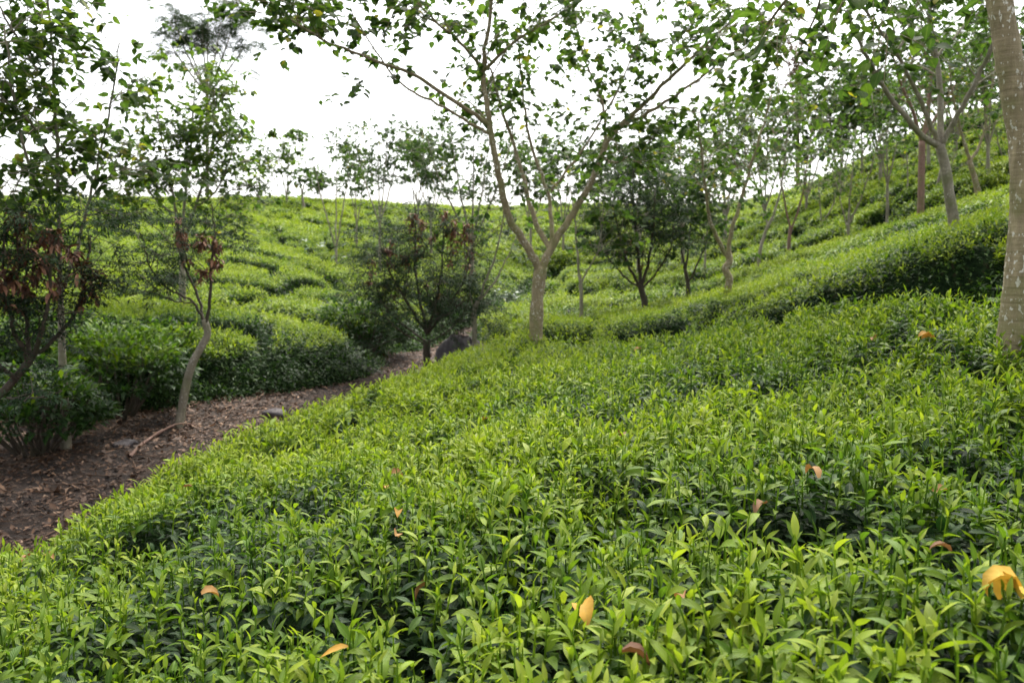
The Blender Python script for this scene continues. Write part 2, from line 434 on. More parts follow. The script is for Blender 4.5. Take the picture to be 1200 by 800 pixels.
def twig_shade_mat():  # near-black twig and leaf tone, standing in for shade inside the bushes
    m, n, l, p, out = mat('tea_twig_shade')
    tc = n.new('ShaderNodeTexCoord')
    a = n.new('ShaderNodeTexNoise'); a.inputs['Scale'].default_value = 16; a.inputs['Detail'].default_value = 5
    l.new(tc.outputs['Object'], a.inputs['Vector'])
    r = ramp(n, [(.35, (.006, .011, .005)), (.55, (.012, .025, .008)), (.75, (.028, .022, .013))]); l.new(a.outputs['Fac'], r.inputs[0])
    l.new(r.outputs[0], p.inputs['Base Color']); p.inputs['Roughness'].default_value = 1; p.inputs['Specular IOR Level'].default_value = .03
    bp = n.new('ShaderNodeBump'); bp.inputs['Strength'].default_value = 1; bp.inputs['Distance'].default_value = .06
    l.new(a.outputs['Fac'], bp.inputs['Height']); l.new(bp.outputs[0], p.inputs['Normal'])
    return m
TWIG_SHADE = twig_shade_mat()
def rock_mat():
    m, n, l, p, out = mat('field_stone')
    tc = n.new('ShaderNodeTexCoord')
    a = n.new('ShaderNodeTexNoise'); a.inputs['Scale'].default_value = 7; a.inputs['Detail'].default_value = 8; a.inputs['Roughness'].default_value = .7
    l.new(tc.outputs['Object'], a.inputs['Vector'])
    r = ramp(n, [(.3, (.030, .025, .026)), (.5, (.075, .064, .066)), (.72, (.17, .15, .15))]); l.new(a.outputs['Fac'], r.inputs[0])
    l.new(r.outputs[0], p.inputs['Base Color']); p.inputs['Roughness'].default_value = .85
    bp = n.new('ShaderNodeBump'); bp.inputs['Strength'].default_value = .7; bp.inputs['Distance'].default_value = .04
    l.new(a.outputs['Fac'], bp.inputs['Height']); l.new(bp.outputs[0], p.inputs['Normal'])
    return m
ROCK = rock_mat()

# ------------------------------------------------------------------ ground
def grid(xs, ys, zf):
    X, Y = np.meshgrid(xs, ys)
    Z = zf(X, Y)
    v = np.stack([X, Y, Z], -1).reshape(-1, 3)
    nx, ny = len(xs), len(ys)
    i = np.arange(ny - 1)[:, None] * nx + np.arange(nx - 1)
    f = np.stack([i, i + 1, i + nx + 1, i + nx], -1).reshape(-1, 4)
    return v, f
xs = np.concatenate([-np.geomspace(400, 13, 26), np.arange(-12.5, 12.6, .22), np.geomspace(13, 400, 26)])
ys = np.concatenate([-np.geomspace(200, 3.2, 14), np.arange(-3, 20, .22), np.arange(20, 66, .7), np.geomspace(67, 500, 20)])
acc = Acc(); v, f = grid(xs, ys, soil); acc.add(v, f)
g = acc.build('ground', SOIL)
tag(g, 'brown bare soil of the gully path and hillsides', 'ground', kind='structure')

# ------------------------------------------------------------------ tea
STRIPS = [  # y0, y1, leaf length, mature per m2, shoots per m2, leaves per shoot, segments
    (0.5, 2.6, .049, 2700, 640, 6, 5), (2.6, 4.6, .048, 2300, 640, 6, 4), (4.6, 7.5, .051, 1900, 620, 5, 3), (7.5, 12, .057, 1300, 560, 5, 2),
    (12, 19, .074, 700, 430, 5, 1), (19, 30, .094, 400, 300, 5, 1), (30, 56, .135, 200, 140, 5, 1)]
def tea_bed(bed, name, label, gx0, gx1, gy0, gy1, step, flush=1.0):
    acc = Acc()
    cov = lambda X, Y: bush_cover(X, Y, bed)
    xs = np.arange(gx0, gx1 + step, step); ys = np.arange(gy0, gy1 + step, step)
    X, Y = np.meshgrid(xs, ys)
    C = cov(X, Y)
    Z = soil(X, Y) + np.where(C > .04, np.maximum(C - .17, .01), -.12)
    v = np.stack([X, Y, Z], -1).reshape(-1, 3)
    nx, ny = len(xs), len(ys)
    i = np.arange(ny - 1)[:, None] * nx + np.arange(nx - 1)
    f = np.stack([i, i + 1, i + nx + 1, i + nx], -1).reshape(-1, 4)
    keep = (C.reshape(-1)[f] > .04).any(1)
    vis = np.abs(v[f[:, 0], 0]) < .80 * np.maximum(v[f[:, 0], 1], 0) + 4
    f = f[keep & vis]
    used, inv = np.unique(f, return_inverse=True)
    acc.add(v[used], inv.reshape(f.shape), m=1)  # dark sheet under the leaves, shows as painted shade in the gaps
    for (y0, y1, L0, dm, ds, per, segs) in STRIPS:
        a, b = max(y0, gy0), min(y1, gy1)
        if a >= b: continue
        x0, x1 = max(gx0, -.70 * b - 1.2), min(gx1, .70 * b + 1.2)
        n = int((b - a) * (x1 - x0) * dm)
        x = rng.uniform(x0, x1, n); y = rng.uniform(a, b, n)
        k = np.abs(x) < .70 * y + 1.2; x, y = x[k], y[k]
        e = .04 + .004 * y0
        def surf(x, y):
            c = cov(x, y); s0 = soil(x, y)
            gx = (cov(x + e, y) - cov(x - e, y)) / (2 * e) + .0
            gy = (cov(x, y + e) - cov(x, y - e)) / (2 * e)
            sl = np.hypot(gx, gy)
            return c, s0, gx, gy, sl
        c, s0, gx, gy, sl = surf(x, y)
        ok = c > .08
        x, y, c, s0, gx, gy, sl = (q[ok] for q in (x, y, c, s0, gx, gy, sl))
        # more leaves where the bush side is steep
        ex = np.repeat(np.arange(len(x)), np.clip((sl * 2.2).astype(int), 0, 8))
        if len(ex):
            x2 = x[ex] + rng.normal(0, e, len(ex)); y2 = y[ex] + rng.normal(0, e, len(ex))
            r2 = surf(x2, y2); k2 = r2[0] > .05
            x, y = np.concatenate([x, x2[k2]]), np.concatenate([y, y2[k2]])
            c, s0, gx, gy, sl = (np.concatenate([p_, q_[k2]]) for p_, q_ in zip((c, s0, gx, gy, sl), r2))
        n = len(x)
        nz = 1 / np.sqrt(1 + sl ** 2)
        nrm = np.stack([-gx * nz, -gy * nz, nz], 1)
        patch = fbm(x * .9, y * .9, 61)                       # more and less vigorous bushes
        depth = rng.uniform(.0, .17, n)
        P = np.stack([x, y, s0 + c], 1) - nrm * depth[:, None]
        sk = (sl > .7) & (rng.random(n) < .75)                # the skirt of the bushes, leafy down to the ground
        P[sk, 2] = s0[sk] + c[sk] * rng.uniform(.12, .98, sk.sum())
        hz = nrm[sk, :2] / (np.linalg.norm(nrm[sk, :2], axis=1)[:, None] + 1e-6)
        P[sk, :2] += hz * rng.uniform(.0, .16, sk.sum())[:, None]
        side = np.arctan2(nrm[:, 1], nrm[:, 0]); wgt = np.clip(sl / 1.2, 0, 1)
        head = np.where(rng.random(n) < wgt * .8, side + rng.normal(0, .8, n), rng.uniform(0, 2 * PI, n))
        elev = rng.normal(.25, .45, n) - .35 * wgt
        tint = np.clip(rng.beta(2, 3.2, n) * .62 + .25 * patch - depth * .9 + .03, 0, .62)  # leaves deeper in the bush coloured darker: depth shading over old-leaf green
        L = L0 * rng.uniform(.65, 1.25, n)
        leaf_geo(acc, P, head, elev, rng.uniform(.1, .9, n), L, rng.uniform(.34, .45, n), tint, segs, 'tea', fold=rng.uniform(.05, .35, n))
        # young shoots standing above the plucked top
        n = int((b - a) * (x1 - x0) * ds * flush)
        x = rng.uniform(x0, x1, n); y = rng.uniform(a, b, n)
        k = np.abs(x) < .70 * y + 1.2; x, y = x[k], y[k]
        c, s0, gx, gy, sl = surf(x, y)
        patch = fbm(x * .9, y * .9, 61); pat2 = fbm(x * .35, y * .35, 71)
        if bed == 'A': patch = patch - .10 * sstep(.2, 2.2, x - .22 * y) + .05
        ok = (c > {'A': .5, 'B': .55, 'L': .62, 'R': .72}[bed] * H) & (sl < (1.6 if bed in 'AB' else 2.2)) & (rng.random(len(x)) < .74 + 1.0 * patch)  # shoots grow on tops only; leaving gaps bare also paints lit tops, shaded seams
        x, y, c, s0, gx, gy, sl, patch, pat2 = (q[ok] for q in (x, y, c, s0, gx, gy, sl, patch, pat2))
        n = len(x)
        big = np.clip(np.exp(rng.normal(0, .27, n)), .5, 1.55)
        sh = rng.uniform(.015, .07, n) * big + .01
        tl = rng.normal(0, .22, n), rng.normal(0, .22, n)
        base = np.stack([x, y, s0 + c - .05], 1)
        tip = base + np.stack([tl[0] * sh, tl[1] * sh, sh + .05], 1)
        vig = .74 + .26 * patch + .12 * pat2 + rng.normal(0, .11, n) + {'A': .08, 'B': .07, 'L': .10, 'R': .07}[bed]
        if bed == 'A': vig -= .07 * sstep(3.2, 1.2, y - .25 * x) + .05 * sstep(.5, 2.5, x)   # older, greener bushes at the near right
        vig = np.clip(vig, .40, .98)
        if segs >= 3:
            q = base; th = rng.uniform(0, 2 * PI, n)
            for jj in range(2):
                ofs = .0028 * np.stack([np.cos(th + jj * PI / 2), np.sin(th + jj * PI / 2), np.zeros(n)], 1)
                V = np.stack([base - ofs, base + ofs, tip + ofs * .6, tip - ofs * .6], 1).reshape(-1, 3)
                acc.add(V, np.arange(4 * n).reshape(n, 4), None, np.repeat(vig * .8, 4), 0)
        ph = rng.uniform(0, 2 * PI, n)
        for j in range(per):
            fr = (j + .6) / per
            Pj = base + (tip - base) * fr
            hd = ph + j * 2.4 + rng.normal(0, .35, n)
            el = .10 + 1.0 * fr + rng.normal(0, .25, n)
            Lj = L0 * big * (1.15 - .5 * fr ** 2) * rng.uniform(.75, 1.2, n)
            tj = np.clip(vig - .14 + .22 * fr + rng.normal(0, .05, n), .2, 1)
            kp = rng.random(n) < (.92 if j else .75)
            leaf_geo(acc, Pj[kp], hd[kp], el[kp], (rng.uniform(.4, 1.7, n) * (1.15 - .7 * fr))[kp], Lj[kp], (rng.uniform(.33, .44, n) * (1.05 - .4 * fr))[kp], tj[kp], segs, 'tea', fold=rng.uniform(.15, .5, n)[kp])
    o = acc.build(name, [TEA, TWIG_SHADE])
    tag(o, label, 'tea hedge', kind='stuff')
    return o
tea_bed('A', 'tea_hedge', 'wide bright green plucked tea hedge filling the foreground', -3.2, 5.8, .3, 11.2, .07)
tea_bed('B', 'tea_hedge', 'second tea hedge behind the dark gap, round the forked tree trunks', -1.2, 14, 5.8, 19.5, .11)
tea_bed('L', 'tea_hedge', 'tea bushes covering the whole left hillside up to the skyline', -32, 5, 8, 58, .2)
tea_bed('R', 'tea_hedge', 'terraced rows of tea on the far right hillside', -1, 36, 17.5, 58, .2)
TEA_END = True

# ------------------------------------------------------------------ single tea bushes by the path
def tea_bush(label, u, v, Y, rx, ry, h, seed, flush):
    c = at(u, v, Y); z0 = float(soil(np.array(c[0]), np.array(c[1]))); o = np.array([c[0], c[1], z0 - .03])
    root = empty('tea_bush', o); tag(root, label, 'bush', 'single tea bushes beside the gully path')
    acc = Acc()
    n = int(2600 * rx * ry / .3)
    th = rng.uniform(0, 2 * PI, n); ph = np.arccos(rng.uniform(-.25, 1, n))
    d = np.stack([np.sin(ph) * np.cos(th), np.sin(ph) * np.sin(th), np.cos(ph)], 1)
    lump = 1 + .30 * vnoise(d[:, 0] * 2.4 + seed * 3.1, d[:, 2] * 2.4 + d[:, 1] * 1.9, seed) + .18 * vnoise(d[:, 0] * 6 + seed, d[:, 1] * 6 + d[:, 2] * 5, seed + 3)
    rad = lump * rng.uniform(.80, 1.03, n)
    P = np.stack([d[:, 0] * rx, d[:, 1] * ry, np.maximum(d[:, 2], -.1) * h * .55 + h * .45], 1) * np.stack([rad, rad, rad ** .7], 1)
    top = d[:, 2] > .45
    head = np.where(rng.random(n) < .6, th + rng.normal(0, .7, n), rng.uniform(0, 2 * PI, n))
    tint = np.clip(rng.beta(2, 3.5, n) * .55 + np.where(top & (rng.random(n) < flush), .38, 0), 0, 1)  # top leaves take young flush colour, which also paints the lit top
    leaf_geo(acc, P, head, rng.normal(.15, .5, n) + np.where(top, .3, 0), rng.uniform(.1, .9, n), rng.uniform(.06, .115, n), rng.uniform(.36, .48, n), tint, 2, 'tea')
    acc.build('foliage', TEA, None, root)
    a2 = Acc()
    for k in range(26):
        t = rng.uniform(0, 2 * PI); e = np.array([math.cos(t) * rx * rng.uniform(.3, .85), math.sin(t) * ry * rng.uniform(.3, .85), h * rng.uniform(.5, .9)])
        s = np.array([math.cos(t) * .10, math.sin(t) * .10, 0])
        tube(a2, smooth_path([s, (s + e) / 2 + rng.normal(0, .05, 3), e], 3), np.linspace(.016, .005, 7), 5)
    tw = a2.build('stems', BARK_DARK, None, root)
tea_bush('rounded tea bush with a lit top between the two left trunks', 138, 452, 8.3, .72, .62, .95, 1, 1.0)
tea_bush('low dark tea bush at the left edge, in front of the pod-bearing shrub', 38, 490, 7.0, .60, .55, .78, 2, .35)
tea_bush('wide dark tea bush behind the thin straight trunk at far left', 62, 440, 9.2, .95, .7, 1.0, 3, .5)
tea_bush('small dark tea bush in the shade at the foot of the left hill', 182, 440, 9.6, .6, .5, .85, 5, .5)
tea_bush('dark round tea bush where the left hill meets the gully, left of the pod-bearing shrub', 425, 402, 12.6, .75, .6, .95, 4, .6)

# ------------------------------------------------------------------ trees
def grow(acc_b, acc_l, path, r, t0, n1, l1, n2, l2, nl, leaf, kind, tint, segs, up=.35, droop=.55, spread=1.0, sides=5, seed_dir=None, sl=None):
    """side branches and twigs along one limb, leaves on the twigs"""
    m = len(path)
    LP, LH, TI = [], [], []
    for i in range(n1):
        t = t0 + (1 - t0) * (i + rng.random()) / n1
        k = min(int(t * (m - 1)), m - 2); p = path[k] + (path[k + 1] - path[k]) * (t * (m - 1) - k)
        tg = path[k + 1] - path[k]; tg = tg / (np.linalg.norm(tg) + 1e-9)
        d = rng.normal(0, 1, 3); d[2] *= .6; d -= tg * (d @ tg) * .7; d /= np.linalg.norm(d) + 1e-9
        d = d * spread + tg * .6 + np.array([0, 0, up]); d /= np.linalg.norm(d)
        ln = l1 * rng.uniform(.5, 1.25)
        e = p + d * ln + np.array([0, 0, -.12 * ln])
        q = smooth_path([p, p + d * ln * .5 + rng.normal(0, .04 * ln, 3) + np.array([0, 0, .05 * ln]), e], 3)
        rr = max(.35 * np.interp(t, [0, 1], r), .004)
        tube(acc_b, q, np.linspace(rr, max(rr * .35, .0025), len(q)), sides)
        for j in range(n2):
            s = .35 + .65 * (j + rng.random()) / n2
            kk = min(int(s * (len(q) - 1)), len(q) - 2); pp = q[kk]
            dd = rng.normal(0, 1, 3); dd[2] = dd[2] * .5 + .05; dd = dd / np.linalg.norm(dd) + d * .5; dd /= np.linalg.norm(dd)
            l_ = l2 * rng.uniform(.5, 1.2)
            ee = pp + dd * l_ + np.array([0, 0, -.15 * l_])
            if sides > 3 and l_ * 40 > 4: tube(acc_b, np.array([pp, (pp + ee) / 2 + [0, 0, .04 * l_], ee]), [max(rr * .3, .003), max(rr * .22, .0025), .0015], 4)
            w = rng.uniform(.4, 1.05, nl)[:, None]
            LP.append(pp + (ee - pp) * w + rng.normal(0, leaf * .26, (nl, 3)))
            LH.append(np.full(nl, math.atan2(dd[1], dd[0])))
            TI.append(np.full(nl, rng.normal(0, .10)))
    if not LP: return
    P = np.concatenate(LP); hd = np.concatenate(LH) + rng.normal(0, 1.1, len(P)); n = len(P)
    ti = np.clip(rng.normal(tint[0], tint[1], n) + np.concatenate(TI), 0, .9)
    ti[rng.random(n) < .015] = 1.0 if kind == 'broad' else .9
    if kind == 'fine':
        # feathery frond: a spine with pairs of thin leaflets
        for s in range(7):
            fr = s / 6
            Q = P + np.stack([np.cos(hd), np.sin(hd), np.full(n, -.35 * fr)], 1) * (leaf * fr * 1.2)
            for sg in (-1, 1):
                leaf_geo(acc_l, Q, hd + sg * rng.uniform(.5, 1.1, n), rng.normal(.05, .35, n), .5, leaf * .55 * rng.uniform(.7, 1.2, n), .22, ti, 1)
    else:
        leaf_geo(acc_l, P, hd, rng.normal(-droop * .8, .38, n), rng.uniform(.0, .45, n), leaf * rng.uniform(.6, 1.2, n), rng.uniform(.66, .92, n), ti, segs, kind, fold=rng.uniform(-.02, .18, n), roll=rng.normal(0, .35, n))

def tree(label, base_uv, trunk, r, limbs, bark, crown, group='shade trees standing in the tea', name='tree', pods=None, seed=None, leafmat=None, cat='tree', limb_bark=None):
    Y = base_uv[2]
    b = at(*base_uv); b[2] = float(soil(b[0:1], b[1:2])[0]) - .04
    root = empty(name, b); tag(root, label, cat, group)
    pts = [b] + [at(*p) for p in trunk]
    path = smooth_path(pts, 6)
    sides = 14 if Y < 6 else 10 if Y < 12 else 7
    rad = np.linspace(r[0], r[1], len(path)); rad[0] *= 1.5; rad[1] *= 1.25; rad[2] *= 1.08
    rad *= 1 + .035 * rng.normal(0, 1, len(path))
    a = Acc(); tube(a, path, rad, sides, rough=.02); a.build('trunk', bark, b, root)
    al = Acc()
    for li in limbs:
        lp = [at(*p) for p in li['p']]
        q = smooth_path(lp, 5); q[1:-1] += rng.normal(0, .006, q[1:-1].shape) * min(1, Y / 8)
        ab = Acc(); rr = np.linspace(li['r'][0], li['r'][1], len(q))
        tube(ab, q, rr, 9 if Y < 12 else 6)
        if crown and li.get('n', 1) > 0:
            c = dict(crown); c['n1'] = max(1, int(c['n1'] * li.get('n', 1)))
            grow(ab, al, q, li['r'], li.get('t0', .4), **c)
        ab.build('branch', limb_bark or bark, b, root)
    if al.n: al.build('crown', leafmat or BROAD, b, root)
    if pods:
        for (u, v, y, s, cnt) in pods:
            ap = Acc()
            c0 = at(u, v, y)
            for k in range(cnt):
                p0 = c0 + rng.normal(0, s, 3) * np.array([.7, .7, 1.4])
                m_ = rng.integers(7, 13); tube(ap, np.array([c0, (c0 + p0) / 2 + [0, 0, .02], p0]), [.006, .006, .008], 5, tint=.1)

                P = p0 + rng.normal(0, .010, (m_, 3))
                leaf_geo(ap, P, rng.uniform(0, 2 * PI, m_), rng.normal(-.3, .6, m_), rng.uniform(.5, 1.8, m_), rng.uniform(.06, .11, m_) * (.95 if Y < 7 else 1.0), .30, np.clip(rng.beta(2.2, 1.5, m_), 0, 1), 3, 'pod', fold=.5)
            ap.build('seed_pod_cluster', PODM, b, root)
    return root
def lim(p, r0, r1, t0=.4, n=1): return dict(p=p, r=(r0, r1), t0=t0, n=n)

# the forked tree in the middle
cr = dict(n1=12, l1=.85, n2=5, l2=.45, nl=8, leaf=.092, kind='broad', tint=(.46, .17), segs=4, up=.25)
tree('forked tan broad-leaved tree in the middle, rising from the near tea edge', (628, 400, 9.8),
     [(628,395,9.8),(630,345,9.8),(634,312,9.8)], (.085, .075),
     [lim([(634,318,9.8),(616,286,9.7),(597,256,9.6),(586,215,9.5),(577,165,9.4),(570,120,9.4),(566,82,9.4),(572,35,9.3),(582,-40,9.2)], .050, .018, .55, 1.0),
      lim([(573,146,9.4),(530,117,9.2),(482,87,9.0),(430,68,8.8),(385,50,8.6),(345,26,8.5),(318,2,8.4)], .026, .007, .62, 1.9),
      lim([(574,157,9.4),(545,141,9.3),(505,118,9.1),(472,99,9.0),(440,60,8.8),(410,10,8.7)], .020, .006, .62, .8),
      lim([(566,84,9.4),(600,52,9.3),(648,22,9.2),(700,-10,9.0)], .022, .008, .35, 1.0),
      lim([(567,84,9.4),(540,50,9.2),(505,20,9.0),(470,-20,8.9)], .022, .008, .3, 1.2),
      lim([(634,314,9.8),(648,286,9.9),(668,256,9.9),(688,222,9.9),(705,183,9.9),(719,156,9.9),(752,124,9.8),(790,86,9.6),(830,50,9.5),(880,5,9.4)], .050, .013, .55, 1.2),
      lim([(722,152,9.9),(770,126,9.7),(820,92,9.5),(852,68,9.4),(905,40,9.2)], .024, .006, .35, 1.0),
      lim([(644,290,9.9),(626,256,10.1),(614,210,10.3),(602,168,10.4),(588,128,10.4),(575,80,10.3)], .036, .012, .6, .9),
      lim([(646,288,9.9),(645,240,10.2),(634,205,10.4),(618,150,10.5),(612,100,10.5),(606,30,10.4)], .028, .010, .5, .9),
      lim([(690,218,9.9),(708,170,10.1),(706,120,10.3),(684,66,10.4),(672,10,10.4)], .022, .008, .3, 1.0),
      lim([(646,225,10.2),(672,190,10.2),(706,140,10.2),(735,80,10.1),(760,10,10.0)], .018, .007, .35, 1.1),
      lim([(705,185,9.9),(722,190,9.7),(745,180,9.5),(762,165,9.4)], .016, .006, .3, .9)],
     BARK_TAN, cr)

# the stout trunk at the right edge
cr2 = dict(n1=8, l1=.8, n2=5, l2=.42, nl=6, leaf=.098, kind='broad', tint=(.46, .16), segs=5, up=.1)
tree('stout pale trunk with white lichen flecks, nearest tree at the right edge', (1184, 440, 4.0),
     [(1184,412,4.0),(1191,340,4.0),(1199,255,4.0),(1199,180,4.0),(1186,95,4.0),(1173,10,4.0),(1162,-70,4.0),(1150,-170,4.0)], (.063, .054),
     [lim([(1196,110,4.0),(1212,70,4.05),(1236,10,4.1),(1262,-70,4.2),(1290,-180,4.3)], .045, .025, .6, .8),
      lim([(1152,-160,4.0),(1110,-190,4.6),(1050,-150,5.4),(990,-80,6.2),(930,-10,6.9),(890,40,7.2)], .035, .009, .5, 2.2),
      lim([(1052,-150,5.4),(1010,-110,6.0),(975,-50,6.6),(955,20,7.2),(930,75,7.6)], .02, .006, .35, 1.5),
      lim([(1150,-168,4.0),(1130,-260,4.2),(1090,-330,4.6)], .04, .012, .4, .9),
      lim([(1110,-190,4.6),(1060,-110,5.0),(1020,-60,5.2)], .02, .007, .4, 1.0)],
     BARK_TAN, cr2)

cr3 = dict(n1=8, l1=.9, n2=5, l2=.5, nl=6, leaf=.11, kind='broad', tint=(.40, .15), segs=2, up=.25)
tree('brown tree splitting into four limbs, on the slope left of the lichen-flecked trunk', (1120, 285, 10.5),
     [(1118,268,10.5),(1113,232,10.5),(1108,197,10.5),(1101,170,10.5)], (.066, .058),
     [lim([(1102,172,10.5),(1082,160,10.4),(1060,136,10.3),(1040,110,10.2),(1020,75,10.0),(1000,35,9.8)], .042, .018, .6, .9),
      lim([(1101,170,10.5),(1086,136,10.4),(1070,100,10.3),(1046,55,10.1),(1016,15,10.0),(985,-30,9.8)], .032, .014, .45, 1.0),
      lim([(1103,170,10.5),(1124,132,10.3),(1145,92,10.1),(1166,48,9.9),(1185,0,9.8)], .036, .018, .35, 1.3),
      lim([(1101,168,10.5),(1102,112,10.7),(1096,60,10.9),(1087,0,11.0),(1080,-60,11.0)], .042, .02, .35, 1.6),
      lim([(1050,62,10.1),(1066,30,10.2),(1078,-10,10.3)], .018, .009, .3, .9),
      lim([(1096,70,10.9),(1130,30,11.2),(1165,0,11.4)], .02, .009, .3, 1.2)],
     BARK_GREY, cr3)

crm = dict(n1=9, l1=1.0, n2=5, l2=.55, nl=7, leaf=.098, kind='broad', tint=(.42, .14), segs=1, up=.3)
tree('straight reddish-brown trunk on the upper slope, just left of the four-limbed tree', (1079, 258, 16),
     [(1079,248,16),(1080,205,16),(1081,165,16)], (.072, .062),
     [lim([(1081,168,16),(1070,130,15.8),(1055,95,15.6),(1045,60,15.4)], .04, .014, .3, 1.0),
      lim([(1081,168,16),(1088,120,16.2),(1092,70,16.4),(1090,20,16.5)], .045, .014, .3, 1.3),
      lim([(1082,160,16),(1105,125,16.2),(1125,90,16.5)], .03, .01, .3, 1.0)], BARK_RED, crm)
tree('tan forked trunk high on the right slope, just right of the four-limbed tree', (1147, 250, 16.5),
     [(1147,236,16.5),(1143,212,16.5),(1136,188,16.5)], (.066, .052),
     [lim([(1137,190,16.5),(1128,160,16.4),(1118,120,16.3),(1112,70,16.2)], .038, .014, .3, 1.2),
      lim([(1137,190,16.5),(1150,165,16.6),(1160,120,16.8),(1168,70,17)], .032, .012, .3, 1.3)], BARK_TAN, crm)
tree('slim pale leaning stem on the right slope, between the reddish trunk and the four-limbed tree', (1094, 245, 21),
     [(1096,232,21),(1100,212,21),(1104,195,21)], (.045, .035),
     [lim([(1104,196,21),(1108,160,21),(1112,110,21)], .03, .012, .2, 1.3), lim([(1098,225,21),(1110,205,21),(1120,180,21)], .02, .01, .3, .8)], BARK_GREY, crm)
tree('small thin tree on the terraces directly left of the reddish trunk', (1062, 258, 22),
     [(1063,245,22),(1064,215,22)], (.03, .024), [lim([(1064,216,22),(1062,180,22),(1055,140,22)], .02, .008, .2, 1.2)], BARK_GREY, crm)
tree('small pale tree behind the lichen-flecked trunk on the top right terraces', (1170, 228, 22),
     [(1173,215,22),(1178,195,22)], (.04, .03), [lim([(1178,196,22),(1186,150,22),(1190,100,22)], .025, .01, .2, 1.6), lim([(1178,196,22),(1168,160,22),(1160,120,22)], .025, .01, .2, 1.4)], BARK_GREY, crm)

# V-limbed pale trees along the second hedge
crv = dict(n1=9, l1=1.0, n2=5, l2=.55, nl=7, leaf=.098, kind='broad', tint=(.44, .13), segs=1, up=.25)
tree('short-stemmed pale V-forked tree on the far edge of the second hedge, right of centre', (994, 290, 18),
     [(994,280,18),(994,262,18)], (.042, .036),
     [lim([(994,263,18),(996,235,18),(999,200,18.1),(1003,150,18.2)], .026, .010, .4, 1.1),
      lim([(994,264,18),(1008,235,17.8),(1020,200,17.6),(1030,160,17.5)], .026, .010, .45, 1.2),
      lim([(993,268,18),(985,235,18.2),(975,195,18.4)], .018, .008, .4, 1.0)], BARK_GREY, crv)
tree('small Y-shaped pale tree on the bare brown patch on the right terraces', (960, 277, 23),
     [(961,270,23),(963,261,23)], (.04, .034),
     [lim([(963,262,23),(961,235,23),(958,195,23)], .024, .01, .4, 1.1), lim([(963,262,23),(975,243,23),(983,215,23),(990,175,23)], .024, .01, .4, 1.1)], BARK_GREY, crv)
tree('V-forked tree with a red-brown stem, left of the bare brown patch', (924, 288, 20),
     [(925,280,20),(927,266,20)], (.045, .04),
     [lim([(926,268,20),(920,240,20),(914,205,20),(905,150,20)], .028, .01, .4, 1.4), lim([(927,268,20),(938,238,20),(944,205,20),(952,150,20)], .028, .01, .4, 1.4)], BARK_RED, crv)
tree('slender pale stem leaning right on the second hedge, right of the knobbly V tree', (888, 308, 17),
     [(890,300,17),(897,272,17),(905,255,17)], (.04, .03),
     [lim([(905,256,17),(914,225,17),(921,180,17),(925,130,17)], .024, .009, .4, 1.5), lim([(900,266,17),(894,235,17.2),(890,200,17.3)], .016, .007, .4, 1)], BARK_GREY, crv)
tree('knobbly pale trunk opening into a wide V, right of the dark trees', (852, 352, 12),
     [(853,342,12),(855,328,12),(850,315,12),(855,306,12),(853,296,12)], (.054, .05),
     [lim([(853,298,12),(858,270,12),(868,235,12.1),(880,195,12.2),(892,155,12.3),(905,110,12.4)], .036, .012, .45, 1.5),
      lim([(851,299,12),(842,282,11.9),(833,262,11.8),(827,230,11.7),(823,190,11.6),(818,140,11.5)], .034, .012, .45, 1.5)], BARK_TAN,
     dict(crv, leaf=.10, segs=2))
tree('thin stem with a side branch just behind the knobbly V tree', (826, 322, 19), [(826,315,19),(827,285,19)], (.03, .025),
     [lim([(827,286,19),(832,250,19),(838,210,19)], .02, .008, .3, 1.3), lim([(827,290,19),(818,255,19),(812,215,19)], .016, .008, .3, 1.2)], BARK_GREY, crv)
tree('small dark tree with leaning side limb, right beside the dark feathery tree', (805, 358, 15),
     [(806,350,15),(806,332,15),(803,316,15)], (.042, .034),
     [lim([(803,318,15),(799,295,15),(795,265,15),(790,225,15)], .022, .009, .35, 1.5), lim([(806,334,15),(818,308,14.9),(829,282,14.8),(834,255,14.7)], .022, .009, .45, 1.3),
      lim([(803,318,15),(808,280,15.1),(812,235,15.2),(815,195,15.3)], .02, .009, .3, 1.4)], BARK_DARK, dict(crv, tint=(.28, .12), leaf=.14))
fine = dict(n1=11, l1=.75, n2=5, l2=.40, nl=4, leaf=.15, kind='fine', tint=(.40, .16), segs=1, up=.5, spread=.8)
tree('dark feathery tree with many upright limbs, right of the central forked tree', (756, 372, 14),
     [(756,362,14),(753,345,14),(750,334,14)], (.06, .05),
     [lim([(750,336,14),(738,315,13.9),(728,285,13.8),(722,255,13.8),(715,230,13.7)], .026, .008, .2, 1.0),
      lim([(751,335,14),(748,300,14.1),(744,260,14.1),(742,215,14.2),(744,185,14.2)], .03, .008, .2, 1.3),
      lim([(752,335,14),(760,305,14),(766,265,14),(768,220,14)], .028, .008, .2, 1.2),
      lim([(752,338,14),(770,318,13.9),(785,292,13.8),(790,262,13.8)], .022, .008, .25, .9),
      lim([(750,338,14),(730,322,14.1),(712,300,14.2),(706,275,14.2)], .02, .008, .3, .7)], BARK_DARK, fine, leafmat=FINE,
     pods=[(752,300,14,.16,3),(735,290,14,.12,2)])
tree('thin Y-forked tree between the central tree and the dark feathery tree', (681, 376, 13),
     [(681,366,13),(681,340,13),(679,322,13)], (.034, .028),
     [lim([(679,324,13),(676,290,13),(673,255,13),(668,210,13)], .02, .008, .5, 1.1), lim([(681,332,13),(690,314,13),(699,298,13),(705,270,13)], .016, .007, .5, .9)], BARK_GREY, dict(crv, leaf=.13))
